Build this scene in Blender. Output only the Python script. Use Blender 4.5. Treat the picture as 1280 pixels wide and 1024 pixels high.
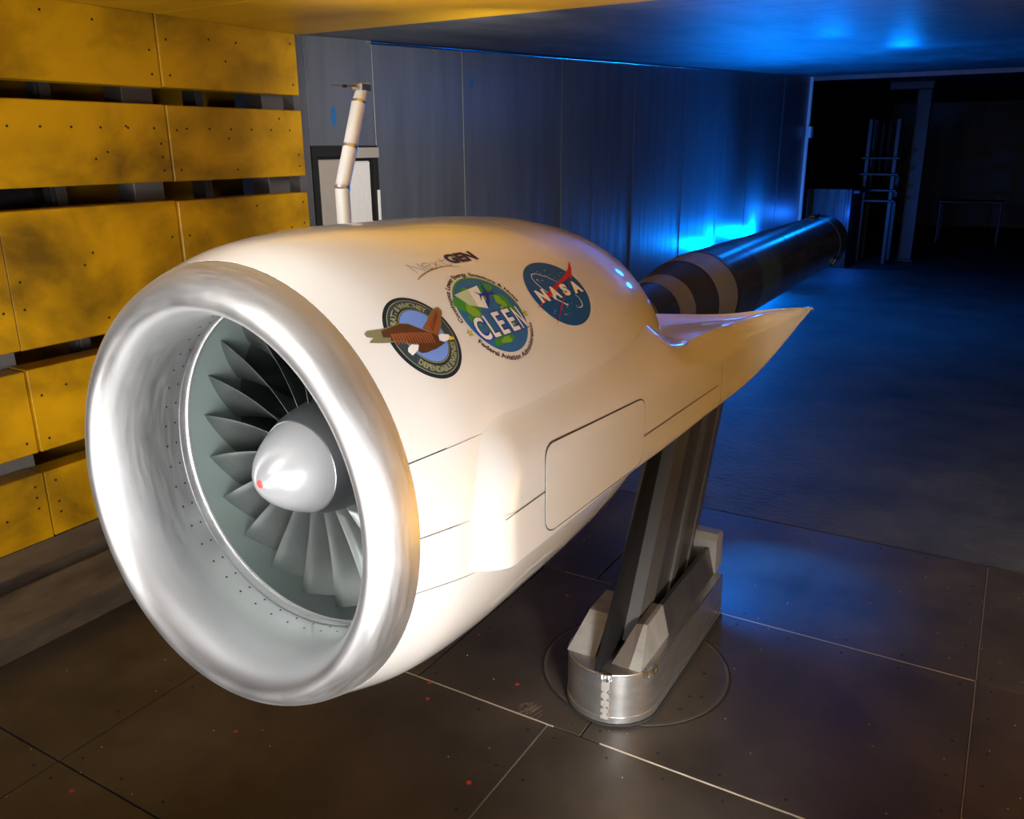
import bpy, bmesh, math, random
from mathutils import Vector, Matrix
from math import pi, sin, cos, radians as R_
random.seed(7)
for o in list(bpy.data.objects): bpy.data.objects.remove(o)
S = bpy.context.scene
COL = S.collection

# ------------------------------------------------------------------ camera
cam = bpy.data.cameras.new('camera'); camo = bpy.data.objects.new('camera', cam); COL.objects.link(camo)
yaw, pit, rol, F = 0.534852783, -0.302229271, -0.00802846974, 1055.68844
fw = Vector((cos(pit)*cos(yaw), cos(pit)*sin(yaw), sin(pit)))
rt = Vector((sin(yaw), -cos(yaw), 0)); up = rt.cross(fw)
rt2 = cos(rol)*rt+sin(rol)*up; up2 = -sin(rol)*rt+cos(rol)*up
m = Matrix((rt2, up2, -fw)).transposed().to_4x4(); m.translation = Vector((0, 0, 1.85)); camo.matrix_world = m
cam.sensor_fit = 'HORIZONTAL'; cam.sensor_width = 36; cam.lens = F/1280*36; cam.clip_start = .05; cam.clip_end = 100
S.camera = camo

# ------------------------------------------------------------------ view, world
S.view_settings.view_transform = 'Standard'; S.view_settings.look = 'None'
S.view_settings.gamma = 1; S.view_settings.use_curve_mapping = False
S.view_settings.exposure = 0.0
w = bpy.data.worlds.new('world'); S.world = w; w.use_nodes = True
w.node_tree.nodes['Background'].inputs[0].default_value = (.5, .6, 1, 1)
w.node_tree.nodes['Background'].inputs[1].default_value = 0.012

# ------------------------------------------------------------------ lights
def area(name, loc, target, size, power, col, sizey=None, spread=None):
    l = bpy.data.lights.new(name, 'AREA'); l.energy = power; l.color = col; l.size = size
    if sizey: l.shape = 'RECTANGLE'; l.size_y = sizey
    if spread: l.spread = R_(spread)
    o = bpy.data.objects.new(name, l); COL.objects.link(o); o.location = loc
    o.rotation_euler = (Vector(target)-Vector(loc)).to_track_quat('-Z', 'Y').to_euler(); return o
def spot(name, loc, target, power, col, ang=60, blend=.6, rad=.05):
    l = bpy.data.lights.new(name, 'SPOT'); l.energy = power; l.color = col; l.spot_size = R_(ang); l.spot_blend = blend; l.shadow_soft_size = rad
    o = bpy.data.objects.new(name, l); COL.objects.link(o); o.location = loc
    o.rotation_euler = (Vector(target)-Vector(loc)).to_track_quat('-Z', 'Y').to_euler(); return o
def point(name, loc, power, col, rad=.05):
    l = bpy.data.lights.new(name, 'POINT'); l.energy = power; l.color = col; l.shadow_soft_size = rad
    o = bpy.data.objects.new(name, l); COL.objects.link(o); o.location = loc; return o
WARM = (1, .93, .84)
BLUE = (0, .20, 1)
area('key_light', (-.85, .95, .75), (.95, 1.0, 1.25), .8, 13.8, (1, .95, .9))
area('side_light', (.30, .16, .80), (.92, .68, 1.22), .3, 3.4, (1, .96, .9))
area('top_front_fill', (.30, .88, 1.95), (.90, 1.0, 1.68), .2, 0.845, (1, .96, .9), spread=60)  # unseen, added to whiten the top of the cowl front
area('inlet_fill', (-.4, .30, 1.45), (.95, 1.2, 1.3), .6, 2.97, (1, .97, .94), spread=70)  # unseen, added to lift the dark intake duct
area('right_lip_fill', (-.35, -.65, 1.15), (.85, 1.2, 1.3), .9, 4.3, (1, .98, .96), spread=46)  # unseen panel, added so the intake lip reflects white
area('foot_fill', (.9, -.1, .5), (2.25, .92, .06), .3, 5.58, (1, .97, .93), spread=45)  # unseen, added to brighten the strut's foot skirt
area('wall_fill', (.5, 1.7, 1.0), (2.5, 3.35, 1.3), .5, 12.6, (1, .95, .85), spread=120)  # unseen, added to brighten the left yellow panels
area('ceiling_bounce_fill', (2.3, 2.2, 1.1), (2.6, 1.3, 2.4), .6, 18.4, (1, .86, .66), spread=110)  # unseen uplight, added for gold bounce off the ceiling
area('right_wall_bounce_fill', (1.8, -.5, .4), (2.3, -1.25, 1.0), .4, 56.16, (1, .86, .66), spread=120)  # unseen, added so the right wall throws gold on the nacelle
area('duct_wall_fill', (3.2, 1.9, 2.1), (5.0, 3.45, 1.6), .4, 11.76, (1, .95, .88), spread=110)  # unseen neutral light, added for the near grey duct wall
area('mast_fill', (1.2, 2.9, 2.2), (2.9, 2.5, 1.8), .25, 1.364, (.95, .98, 1), spread=40)  # unseen, added to keep the mast neutral white
area('duct_floor_fill', (2.9, -.9, 2.2), (4.9, -.6, 0), .5, 20.7, (1, .88, .75), spread=120)  # unseen, added to brighten the duct floor past the step
area('rig_fill', (2.3, -.9, 2.2), (3.0, .95, 1.35), .3, 1.25, (1, .8, .6), spread=40)  # warm unseen light, added for the rig's front bands
point('blue_lamp_wall', (12.9, 3.34, .58), 198, BLUE, .05)
point('blue_lamp_wall_near', (10.9, 3.34, .60), 104.5, BLUE, .05)
point('blue_lamp_far', (16.75, 2.72, .60), 25.92, (.01, .16, 1), .05)
spot('blue_ceiling_wash', (12, 2.4, .5), (9.5, -.2, 2.8), 320, BLUE, 110, 1, .4)
spot('blue_floor_wash', (11.5, 1.2, 2.4), (11.5, 1.6, -.2), 160, BLUE, 130, 1, .3)
point('blue_highlight_fill', (6.8, 1.35, 2.30), 6.3, BLUE, .10)  # no fixture here, added for blue highlights on rig and ceiling
point('blue_highlight_fill_far', (8.6, 1.1, 2.36), 18, BLUE, .10)  # second added source for the same blue highlights, no fixture
spot('blue_wall_fill', (11.5, 1.5, .6), (10.6, 3.45, 1.5), 230, BLUE, 75, 1, .2)  # unseen spot, added to raise the blue on the duct wall
spot('blue_strut_light', (3.75, 1.12, .75), (3.5, .72, .0), 165, BLUE, 56, .9, .03)

# ------------------------------------------------------------------ materials
def mat(name, col, rough=.5, metal=0, spec=.5, coat=0, coat_rough=.05):
    m = bpy.data.materials.new(name); m.use_nodes = True
    b = m.node_tree.nodes['Principled BSDF']
    b.inputs['Base Color'].default_value = (*col, 1); b.inputs['Roughness'].default_value = rough
    b.inputs['Metallic'].default_value = metal; b.inputs['Specular IOR Level'].default_value = spec
    b.inputs['Coat Weight'].default_value = coat; b.inputs['Coat Roughness'].default_value = coat_rough
    return m
def ramp_noise(m, cols, scale=(1, 1, 1), nscale=4, detail=6, rough=.6, pos=None, coords='Object', dist=0, to='Base Color'):
    nt = m.node_tree; b = nt.nodes['Principled BSDF']
    tc = nt.nodes.new('ShaderNodeTexCoord'); mp = nt.nodes.new('ShaderNodeMapping'); mp.inputs['Scale'].default_value = scale
    n = nt.nodes.new('ShaderNodeTexNoise'); n.inputs['Scale'].default_value = nscale; n.inputs['Detail'].default_value = detail
    n.inputs['Roughness'].default_value = rough; n.inputs['Distortion'].default_value = dist
    cr = nt.nodes.new('ShaderNodeValToRGB')
    nt.links.new(tc.outputs[coords], mp.inputs[0]); nt.links.new(mp.outputs[0], n.inputs[0]); nt.links.new(n.outputs[0], cr.inputs[0])
    e = cr.color_ramp.elements
    pos = pos or [i/(len(cols)-1)*.4+.3 for i in range(len(cols))]
    while len(e) < len(cols): e.new(.5)
    for i, (p, c) in enumerate(zip(pos, cols)): e[i].position = p; e[i].color = (*c, 1) if len(c) == 3 else c
    if to: nt.links.new(cr.outputs[0], b.inputs[to])
    return n, cr
def bump(m, scale=(1, 1, 1), nscale=20, strength=.2, dist=.01, detail=4, coords='Object'):
    nt = m.node_tree; b = nt.nodes['Principled BSDF']
    tc = nt.nodes.new('ShaderNodeTexCoord'); mp = nt.nodes.new('ShaderNodeMapping'); mp.inputs['Scale'].default_value = scale
    n = nt.nodes.new('ShaderNodeTexNoise'); n.inputs['Scale'].default_value = nscale; n.inputs['Detail'].default_value = detail
    bp = nt.nodes.new('ShaderNodeBump'); bp.inputs['Strength'].default_value = strength; bp.inputs['Distance'].default_value = dist
    nt.links.new(tc.outputs[coords], mp.inputs[0]); nt.links.new(mp.outputs[0], n.inputs[0]); nt.links.new(n.outputs[0], bp.inputs['Height'])
    nt.links.new(bp.outputs[0], b.inputs['Normal'])

M = {}
M['yellow'] = mat('yellow_paint', (.5, .26, .01), .42, spec=.35)
ramp_noise(M['yellow'], [(.13, .070, .004), (.34, .180, .002), (.53, .28, .002), (.62, .335, .003)], (1, 1, 1.3), 2.2, 7, .55, [.30, .45, .58, .78], dist=.3)
bump(M['yellow'], (1, 1, 1), 9, .08, .01)
M['yellow_ceiling'] = mat('yellow_ceiling_paint', (.5, .27, .01), .45)
ramp_noise(M['yellow_ceiling'], [(.44, .25, .002), (.58, .32, .002), (.66, .37, .003)], (1, .5, 1), 2.2)
M['dark'] = mat('black_gap', (.006, .006, .007), .8)
M['post'] = mat('grey_steel_post', (.10, .095, .10), .5, spec=.4)
M['floor'] = mat('floor_plate', (.03, .026, .022), .38, 0, .45)
ramp_noise(M['floor'], [(.020, .016, .013), (.040, .032, .025), (.066, .052, .038)], (1, 1, 1), 2.2, 8, .65, [.3, .5, .75])
bump(M['floor'], (1, 1, 1), 60, .12, .003)
M['floor2'] = mat('diffuser_floor', (.05, .05, .052), .6, spec=.4)
ramp_noise(M['floor2'], [(.02, .02, .022), (.05, .049, .05), (.085, .08, .078)], (1, 1, 1), 1.6, 9, .7, [.3, .5, .75])
bump(M['floor2'], (1.0, .25, 1), 55, .55, .012, 6)
M['beam'] = mat('brown_steel', (.06, .048, .038), .4, .3, .4)
ramp_noise(M['beam'], [(.05, .04, .033), (.12, .097, .075)], (1, 3, 3), 4)
M['seal'] = mat('light_seal', (.42, .36, .28), .4, .3)
M['sealdim'] = mat('dull_seal', (.13, .11, .09), .5, .2)
M['wallgrey'] = mat('grey_duct_wall', (.13, .14, .16), .38, .15, .5)
ramp_noise(M['wallgrey'], [(.10, .11, .125), (.15, .16, .175)], (3, 1, .3), 2.5, 5)
bump(M['wallgrey'], (1, 1, .12), 9, .10, .02, 3)
M['ceil2'] = mat('glossy_duct_ceiling', (.12, .13, .15), .5, .4)
ramp_noise(M['ceil2'], [(.06, .065, .075), (.17, .18, .2)], (.35, 1, 1), 3, 6)
bump(M['ceil2'], (2.4, .35, 1), 3, .35, .04, 5)
M['white'] = mat('white_gloss_nacelle', (.80, .78, .75), .28, 0, .5, 1.0, .05)
M['greybounce'] = mat('grey_bounce_panel', (.5, .5, .5), .5)  # unseen upstream panels, made grey so the intake picks up less gold
M['groove'] = mat('seam_dark', (.03, .028, .025), .7)  # dark colour of the liner and strips at the panel seams
M['lip'] = mat('brushed_aluminium', (.90, .90, .91), .45, 1)
M['duct'] = mat('duct_metal', (.5, .51, .53), .30, 1)
for k in ('lip', 'duct'):
    ramp_noise(M[k], [(.40,)*3, (.50,)*3], (9, 1, 1), 14, 5, to='Roughness')
    bump(M[k], (60, 1.5, 1.5), 5, .006, .001)
M['rubber'] = mat('green_grey_case', (.16, .20, .19), .45, .1)
M['darkcase'] = mat('dark_inner_case', (.05, .065, .06), .5)
M['blade'] = mat('fan_blade', (.22, .24, .235), .33, .7)
ramp_noise(M['blade'], [(.10, .12, .115), (.22, .24, .235)], (1, 1, 1), 5)
M['spin'] = mat('satin_white_spinner', (.48, .49, .51), .28, .35, .5, .3)
M['hub'] = mat('hub_metal', (.32, .33, .35), .3, .9)
M['red'] = mat('red_mark', (.75, .10, .10), .4)
M['rig'] = mat('dark_rig_metal', (.10, .105, .12), .2, .85)
ramp_noise(M['rig'], [(.06, .065, .075), (.13, .135, .15)], (.6, 6, 6), 4)
bump(M['rig'], (12, 1, 1), 8, .06, .003)
M['rigband'] = mat('steel_band', (.17, .145, .125), .34, .6)
M['rigdark'] = mat('dark_band', (.02, .018, .018), .35, .4)
M['teal'] = mat('teal_band', (.10, .15, .16), .22, .8)
M['alu'] = mat('skirt_aluminium', (.62, .62, .62), .30, .95)
ramp_noise(M['alu'], [(.5, .5, .5), (.68, .67, .66)], (1, 1, 4), 8)
M['strut'] = mat('strut_grey', (.07, .07, .07), .4, .3)
ramp_noise(M['strut'], [(.03, .03, .03), (.055, .053, .05)], (5, 5, .4), 4)
M['strutlight'] = mat('strut_light_grey', (.075, .072, .07), .42, .3)
M['wedge'] = mat('wedge_metal', (.36, .34, .32), .4, .4)
ramp_noise(M['wedge'], [(.22, .21, .20), (.32, .31, .29)], (3, 1, 1), 6)
M['blackplate'] = mat('black_plate', (.008, .0075, .0075), .5, 0, .08)
M['mast'] = mat('mast_white', (.62, .62, .62), .35)
M['foam'] = mat('white_foam', (.72, .72, .72), .8); bump(M['foam'], (1, 1, 1), 30, .5, .01)
M['foamgrey'] = mat('grey_board', (.34, .31, .28), .8)
M['lamp'] = mat('lamp_housing', (.03, .03, .035), .4)
M['eq'] = mat('equipment_dark', (.022, .024, .03), .45, .4)
M['eq2'] = mat('equipment_rail', (.018, .019, .024), .5, .2)
def flat(n, c, r=.5): M[n] = mat(n, c, r, 0, .25)
flat('ink_navy', (.012, .02, .035)); flat('ink_slate', (.035, .055, .07)); flat('ink_sky', (.17, .30, .75)); flat('ink_olive', (.34, .34, .17))
flat('ink_brown', (.09, .035, .015)); flat('ink_rust', (.30, .085, .03)); flat('ink_white', (.85, .83, .8)); flat('ink_beak', (.75, .55, .02))
flat('ink_tip', (.20, .18, .09)); flat('ink_globe', (.03, .14, .36)); flat('ink_green', (.05, .28, .04)); flat('ink_lime', (.22, .42, .03)); flat('ink_pale', (.55, .62, .42))
flat('ink_plane', (.02, .015, .42)); flat('ink_star', (.7, .62, .04)); flat('ink_maroon', (.05, .006, .015)); flat('ink_meat', (.004, .085, .30)); flat('ink_red', (.60, .012, .012))
flat('ink_violet', (.02, .008, .06)); flat('ink_thin', (.12, .09, .10)); flat('ink_swoosh', (.32, .16, .02))

# ------------------------------------------------------------------ helpers
def link(name, me, m, parent=None, smooth=False):
    o = bpy.data.objects.new(name, me); COL.objects.link(o)
    if m: 
        for x in (m if isinstance(m, list) else [m]): me.materials.append(x)
    if parent: o.parent = parent
    if smooth: me.polygons.foreach_set('use_smooth', [True]*len(me.polygons))
    return o
def mk(name, vs, fs, m, parent=None, smooth=False, autos=None):
    me = bpy.data.meshes.new(name); me.from_pydata([tuple(v) for v in vs], [], fs); me.update()
    bm = bmesh.new(); bm.from_mesh(me); bmesh.ops.recalc_face_normals(bm, faces=bm.faces)
    if autos:
        for f in bm.faces: f.smooth = True
        for e in bm.edges:
            if len(e.link_faces) == 2 and e.calc_face_angle(0) > R_(autos): e.smooth = False
    bm.to_mesh(me); bm.free()
    return link(name, me, m, parent, smooth)
def tag(o, label=None, cat=None, group=None, kind=None):
    if label: o['label'] = label
    if cat: o['category'] = cat
    if group: o['group'] = group
    if kind: o['kind'] = kind
    return o
def empty(name, mw=None, loc=(0, 0, 0)):
    o = bpy.data.objects.new(name, None); COL.objects.link(o); o.empty_display_size = .1
    if mw is not None: o.matrix_world = mw
    else: o.location = loc
    return o
def boxm(x0, x1, y0, y1, z0, z1, bev=0):
    bm = bmesh.new(); bmesh.ops.create_cube(bm, size=1)
    for v in bm.verts: v.co = Vector(((x0+x1)/2+v.co.x*(x1-x0), (y0+y1)/2+v.co.y*(y1-y0), (z0+z1)/2+v.co.z*(z1-z0)))
    if bev: bmesh.ops.bevel(bm, geom=bm.edges[:], offset=bev, segments=1, affect='EDGES')
    me = bpy.data.meshes.new('m'); bm.to_mesh(me); bm.free(); return me
def box(name, d, m, parent=None, bev=0):
    me = boxm(*d, bev); me.name = name; return link(name, me, m, parent)
def rev(name, prof, m, parent=None, seg=96, a0=0, a1=360, shear=None, closed=False, autos=30):
    """revolve (s,r) about local X; angle 0 = -Y side, 90 = +Z"""
    full = abs(a1-a0) >= 360; n = seg if full else seg+1; vs = []; fs = []
    for (s, r) in prof:
        for i in range(n):
            t = R_(a0+(a1-a0)*i/seg); y = -r*cos(t); z = r*sin(t)
            vs.append((s+(shear(s, y, z) if shear else 0), y, z))
    for j in range(len(prof)-1):
        for i in range(n if full else n-1):
            k = (i+1) % n; fs.append((j*n+i, j*n+k, (j+1)*n+k, (j+1)*n+i))
    return mk(name, vs, fs, m, parent, autos=autos)
def prism(name, poly, axis, a, b, m, parent=None, bev=0, autos=None):
    """extrude polygon (two coords) along axis between a,b"""
    def P(u, v, t): return {'x': (t, u, v), 'y': (u, t, v), 'z': (u, v, t)}[axis]
    n = len(poly); vs = [P(u, v, a) for u, v in poly]+[P(u, v, b) for u, v in poly]
    fs = [tuple(range(n)), tuple(range(n, 2*n))]+[(i, (i+1) % n, n+(i+1) % n, n+i) for i in range(n)]
    o = mk(name, vs, fs, m, parent, autos=autos)
    if bev:
        bm = bmesh.new(); bm.from_mesh(o.data); bmesh.ops.bevel(bm, geom=[e for e in bm.edges if len(e.link_faces) == 2 and e.calc_face_angle(0) > .3], offset=bev, segments=2, affect='EDGES'); bm.to_mesh(o.data); bm.free()
    return o
def tube(name, pts, r, m, parent=None, seg=16, caps=True):
    vs = []; fs = []; pts = [Vector(p) for p in pts]; rs = r if isinstance(r, (list, tuple)) else [r]*len(pts)
    for i, p in enumerate(pts):
        d = (pts[min(i+1, len(pts)-1)]-pts[max(i-1, 0)]).normalized()
        a = d.orthogonal().normalized() if i == 0 else (a-d*a.dot(d)).normalized()
        b = d.cross(a)
        for k in range(seg): t = 2*pi*k/seg; vs.append(p+(a*cos(t)+b*sin(t))*rs[i])
    for i in range(len(pts)-1):
        for k in range(seg): l = (k+1) % seg; fs.append((i*seg+k, i*seg+l, (i+1)*seg+l, (i+1)*seg+k))
    if caps: fs += [tuple(range(seg)), tuple(range((len(pts)-1)*seg, len(pts)*seg))]
    return mk(name, vs, fs, m, parent, autos=40)
def dots(name, pts, r, h, m, parent, nrm='z', seg=6):
    vs = []; fs = []
    for p in pts:
        p = Vector(p); b = len(vs)
        for k in range(seg):
            t = 2*pi*k/seg; c, s_ = cos(t)*r, sin(t)*r
            vs.append(p+(Vector((c, s_, h)) if nrm == 'z' else Vector((c, h, s_))))
        fs.append(tuple(range(b, b+seg)))
        for k in range(seg):
            q = vs[b+k]; vs.append(q-(Vector((0, 0, h*1.5)) if nrm == 'z' else Vector((0, h*1.5, 0))))
        for k in range(seg): fs.append((b+k, b+(k+1) % seg, b+seg+(k+1) % seg, b+seg+k))
    o = mk(name, vs, fs, m, parent); o['kind'] = 'stuff'; return o

# ================================================================== SETTING
# ---- floor
ROWS = [-1.7, -.73, .23, 1.18, 2.11, 3.085, 4.09]
COLS = [[3.3, 2.38, 1.12, -.10, -1.25]]*4 + [[3.3, 1.66, 1.0, -.10, -1.25], [3.3, 1.4, -.10, -1.25]]
floor = box('floor', (-1.75, 4.1, -1.3, 3.5, -.12, -.012), M['dark']); tag(floor, 'dark riveted steel plate floor of the test section', kind='structure')
g = .0028
for i in range(6):
    x0, x1 = ROWS[i], ROWS[i+1]; c = COLS[i]
    for j in range(len(c)-1):
        y1, y0 = c[j], c[j+1]; dz = random.uniform(-.0008, .0008)
        p = box('floor_plate', (x0+g, x1-g, y0+g, y1-g, -.02, dz), M['floor'], floor, .0015)
        pts = []
        nx = max(3, int((x1-x0)/.19)); ny = max(3, int((y1-y0)/.2))
        for a in range(nx+1):
            for yy in (y0+.05, y1-.05):
                pts.append((x0+.05+(x1-x0-.1)*a/nx+random.uniform(-.01, .01), yy+random.uniform(-.006, .006), dz))
        for a in range(1, ny):
            for xx in (x0+.05, x1-.05):
                pts.append((xx, y0+.05+(y1-y0-.1)*a/ny, dz))
        pts = [q for q in pts if random.random() < .75]
        dots('screw', pts, .0055, .0008, M['dark'], p)
# seal strips in the joints
for d in [(3.0835, 3.0865, -.10, .86), (2.1085, 2.1115, -.10, .93), (2.1085, 2.1115, 1.10, 1.75)]:
    box('seal_strip', (d[0], d[1], d[2], d[3], -.02, .0018), M['seal'], floor)
box('seal_strip', (3.0835, 3.0865, 1.15, 1.55, -.02, .0016), M['sealdim'], floor)
for d in [(2.2, 3.08), (3.09, 4.07), (1.2, 2.1)]:
    box('seal_strip', (d[0], d[1], -.1025, -.0985, -.02, .0014), M['sealdim'], floor)
box('seal_strip', (1.2, 2.1, 1.1185, 1.1225, -.02, .0012), M['sealdim'], floor)
# turntable
TC = (2.56, .994)
def disc(name, cx, cy, r0, r1, z0, z1, m, parent, seg=96):
    vs = []; fs = []
    for k in range(seg):
        t = 2*pi*k/seg; c, s_ = cos(t), sin(t)
        vs += [(cx+r0*c, cy+r0*s_, z1), (cx+r1*c, cy+r1*s_, z1), (cx+r1*c, cy+r1*s_, z0)]
    for k in range(seg):
        a, b = 3*k, 3*((k+1) % seg)
        fs += [(a, a+1, b+1, b), (a+1, a+2, b+2, b+1)]
    return mk(name, vs, fs, m, parent)
disc('turntable_gap', *TC, .0, .347, -.01, .0022, M['dark'], floor)
disc('turntable_rim', *TC, .328, .338, -.01, .0045, M['beam'], floor)
disc('turntable_plate', *TC, .0, .331, -.01, .0042, M['floor'], floor)
dots('turntable_screw', [(TC[0]+.25*cos(t), TC[1]+.25*sin(t), .0042) for t in [k*pi/5 for k in range(10)]]+[(2.4, .76, .0042), (2.5, .72, .0042)], .009, .001, M['dark'], floor)
# floor marks: scratched patch left of turntable
M['scratch'] = mat('scratch', (.30, .27, .22), .6)
vs = []; fs = []
for k in range(26):
    a = random.uniform(2.3, 3.0); L = random.uniform(.02, .09); x = 2.17+random.gauss(0, .012); y = 1.205+random.gauss(0, .02); b = len(vs)
    dx, dy = cos(a)*L, sin(a)*L*.5; w_ = random.uniform(.0008, .002)
    vs += [(x, y, .0016), (x+dx, y+dy, .0016), (x+dx, y+dy+w_, .0016), (x, y+w_, .0016)]; fs.append((b, b+1, b+2, b+3))
o = mk('scratches', vs, fs, M['scratch'], floor); o['kind'] = 'stuff'
pts = [(random.uniform(.9, 4), random.uniform(-.6, 2.9), .001) for _ in range(150)]
dots('grit', pts, .0025, .001, M['seal'], floor, seg=4)
M['redpaint'] = mat('red_paint_dot', (.35, .03, .02), .5)
dots('paint_dot', [(x, y, .001) for x, y in [(1.12, 2.22), (1.10, 1.65), (1.56, 2.0), (2.1, 1.6), (1.75, 1.2), (1.63, 1.05), (2.9, 1.45), (2.25, 1.32), (2.02, 1.55)]], .008, .0009, M['redpaint'], floor, seg=8)
# ---- diffuser floor
def slab(name, x0, x1, za0, za1, y0, y1, th, m, nx=1, parent=None):
    vs = []; fs = []
    for i in range(nx+1):
        t = i/nx; x = x0+(x1-x0)*t; z = za0+(za1-za0)*t
        vs += [(x, y0, z), (x, y1, z), (x, y1, z+th), (x, y0, z+th)]
    for i in range(nx):
        a = 4*i; b = a+4
        fs += [(a, a+1, b+1, b), (a+1, a+2, b+2, b+1), (a+2, a+3, b+3, b+2), (a+3, a, b, b+3)]
    fs += [(0, 1, 2, 3), tuple(range(4*nx, 4*nx+4))]
    return mk(name, vs, fs, m, parent)
f2 = slab('floor', 4.14, 16, -.02, -.27, -3.2, 3.6, -.1, M['floor2']); tag(f2, 'rough dark floor of the long duct behind the steel plates', kind='structure')
f3 = slab('floor', 16.05, 30, -.42, -.60, -6, 4.0, -.1, M['floor2']); tag(f3, 'lower dark floor of the chamber beyond the duct end', kind='structure')
box('floor_lip', (4.1, 4.14, -1.3, 3.5, -.12, -.05), M['dark'], floor)
# ---- ceiling
ceil = box('ceiling', (-1.75, 3.53, -1.3, 3.6, 2.425, 2.5), M['dark']); tag(ceil, 'yellow painted panel ceiling over the test section', kind='structure')
xs = [-1.5, -.66, .18, 1.01, 1.83, 2.65, 3.53]
for i in range(6):
    for (y0, y1) in ((-1.24, .9), (.9, 3.36)):
        box('ceiling_panel', (xs[i]+.002, xs[i+1]-.002, y0+.002, y1-.002, 2.408, 2.43), M['yellow_ceiling'] if i > 2 else M['greybounce'], ceil, .002)
c2 = slab('ceiling', 3.53, 16, 2.42, 2.95, -3.2, 3.62, .12, M['ceil2'], 1); tag(c2, 'glossy dark metal ceiling of the duct washed with blue light', kind='structure')
tr = box('trim_1', (15.96, 16.04, -3.2, 3.5, 2.88, 2.97), M['wallgrey']); tag(tr, 'thin pale edge across the far end of the duct ceiling', kind='structure')
# ---- left wall with yellow panels
wl = box('wall_left', (-1.75, 3.60, 3.95, 4.05, -.05, 2.5), M['yellow']); tag(wl, 'left wall of stacked yellow panels with dark slots between', kind='structure')
ZR = [(2.112, 2.408), (1.708, 2.038), (1.085, 1.622), (.658, 1.004), (.276, .568)]
XS = [-1.45, -.63, .19, 1.01, 1.83, 2.652, 3.50]
for (z0, z1) in ZR:
    for i in range(6):
        off = random.uniform(-.006, .006)
        p = box('wall_panel', (XS[i]+.0025, XS[i+1]-.0025, 3.35+off, 3.47, z0+random.uniform(-.003, .003), z1+random.uniform(-.003, .003)), M['yellow'] if i > 2 else M['greybounce'], wl, .004)
        if XS[i+1] > 1.5:
            pts = [(x, 3.35+off, z) for x in (XS[i]+.045, XS[i+1]-.045) for z in [z0+.05+(z1-z0-.1)*k/4 for k in range(5)] if random.random() < .45]
            pts += [(XS[i]+.1+.62*random.random(), 3.35+off, random.uniform(z0+.04, z1-.04)) for _ in range(3)]
            pts += [(XS[i]+.1+.13*k, 3.35+off, z1-.1) for k in range(6) if 1.6 < z0 < 2]
            dots('screw', pts, .0055, -.0012, M['dark'], p, 'y')
for x in [-.63, .19, 1.01, 1.80, 2.62, 3.44]:
    box('wall_post', (x-.09, x+.07, 3.475, 3.60, 0, 2.41), M['post'], wl, .004)
for x in [.7, 1.5, 2.25, 3.05]:
    box('wall_rib', (x, x+.05, 3.62, 3.72, 0, 2.41), M['post'], wl, .003)
pp = tube('pipe', [(1.9, 3.72, 1.62), (2.15, 3.74, 1.66), (2.3, 3.9, 1.66)], .07, M['lamp'], wl, 20)
tube('pipe', [(2.28, 3.66, 0), (2.28, 3.66, 2.41)], .035, M['post'], wl, 16)
box('inner_panel', (1.2, 2.1, 3.74, 3.76, 1.0, 2.41), M['yellow'], wl, .004)
bb = prism('baseboard_left', [(3.05, 0), (3.05, .105), (3.19, .195), (3.205, .195), (3.205, 0)], 'x', -1.7, 4.09, M['beam'], bev=.003); tag(bb, 'brown chamfered steel beam along the foot of the yellow wall', kind='structure')
bs = prism('baseboard_left', [(3.30, .0), (3.30, .20), (3.355, .274), (3.46, .274), (3.46, 0)], 'x', -1.7, 3.5, M['beam'], bev=.002); tag(bs, 'dark sloping ledge directly under the lowest yellow panels', kind='structure')
M['bead'] = mat('glint_bead', (.5, .5, .52), .18, 1)  # glossy metal for the added bead that catches blue light
# ---- duct left wall
wd = box('wall_left', (3.56, 16, 3.47, 3.6, -.5, 3.05), M['dark']); tag(wd, 'grey sheet metal wall of the duct, lit blue towards its end', kind='structure')
XP = [3.56, 3.655]; 
def wpanel(x0, x1, z0=-.4, z1=3.02):
    return box('wall_sheet', (x0+.002, x1-.002, 3.45, 3.475, z0, z1), M['wallgrey'], wd, .002)
wpanel(3.56, 3.655)
wpanel(3.655, 4.225, 1.86, 3.02); wpanel(3.655, 4.225, -.4, .95)
for a, b in zip([4.225, 5.19, 6.68, 8.25, 9.72, 11.1, 12.4, 14.2], [5.19, 6.68, 8.25, 9.72, 11.1, 12.4, 14.2, 15.98]): wpanel(a, b)
for x in [5.19, 6.68, 8.25, 9.72, 11.1, 12.4, 14.2]:
    box('wall_flange', (x-.006, x+.006, 3.446, 3.455, -.3, 2.9), M['wallgrey'], wd, .004)
o = box('edge_tube', (15.94, 16.0, 3.40, 3.46, -.3, 2.95), M['mast'], wd, .01)
box('junction_box', (15.85, 16.02, 3.34, 3.42, 1.95, 2.14), M['mast'], wd, .01)
tr = box('trim_2', (3.50, 3.56, 3.40, 3.60, -.05, 2.5), M['post']); tag(tr, 'dark steel edge post where the yellow wall ends', kind='structure')
tb = tube('trim_glint', [(4.2, 3.44, 2.438), (15.9, 3.44, 2.935)], .012, M['bead'], None, 10); tag(tb, 'added metal bead catching a blue glint along the joint of duct wall and ceiling', kind='structure')  # bead added to stand in for a line of reflected blue light
# paint marks on the grey wall
for (x, z, wx, wz) in [(5.31, 2.279, .018, .07), (3.86, 2.02, .022, .10)]:
    M['bluepaint'] = M.get('bluepaint') or mat('blue_paint_patch', (.02, .13, .35), .5)
    prism('paint_patch', [(x+wx*cos(t), z+wz*sin(t)*.55) for t in [k*pi/8 for k in range(16)]], 'y', 3.4495, 3.4505, M['bluepaint'], wd)
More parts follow.
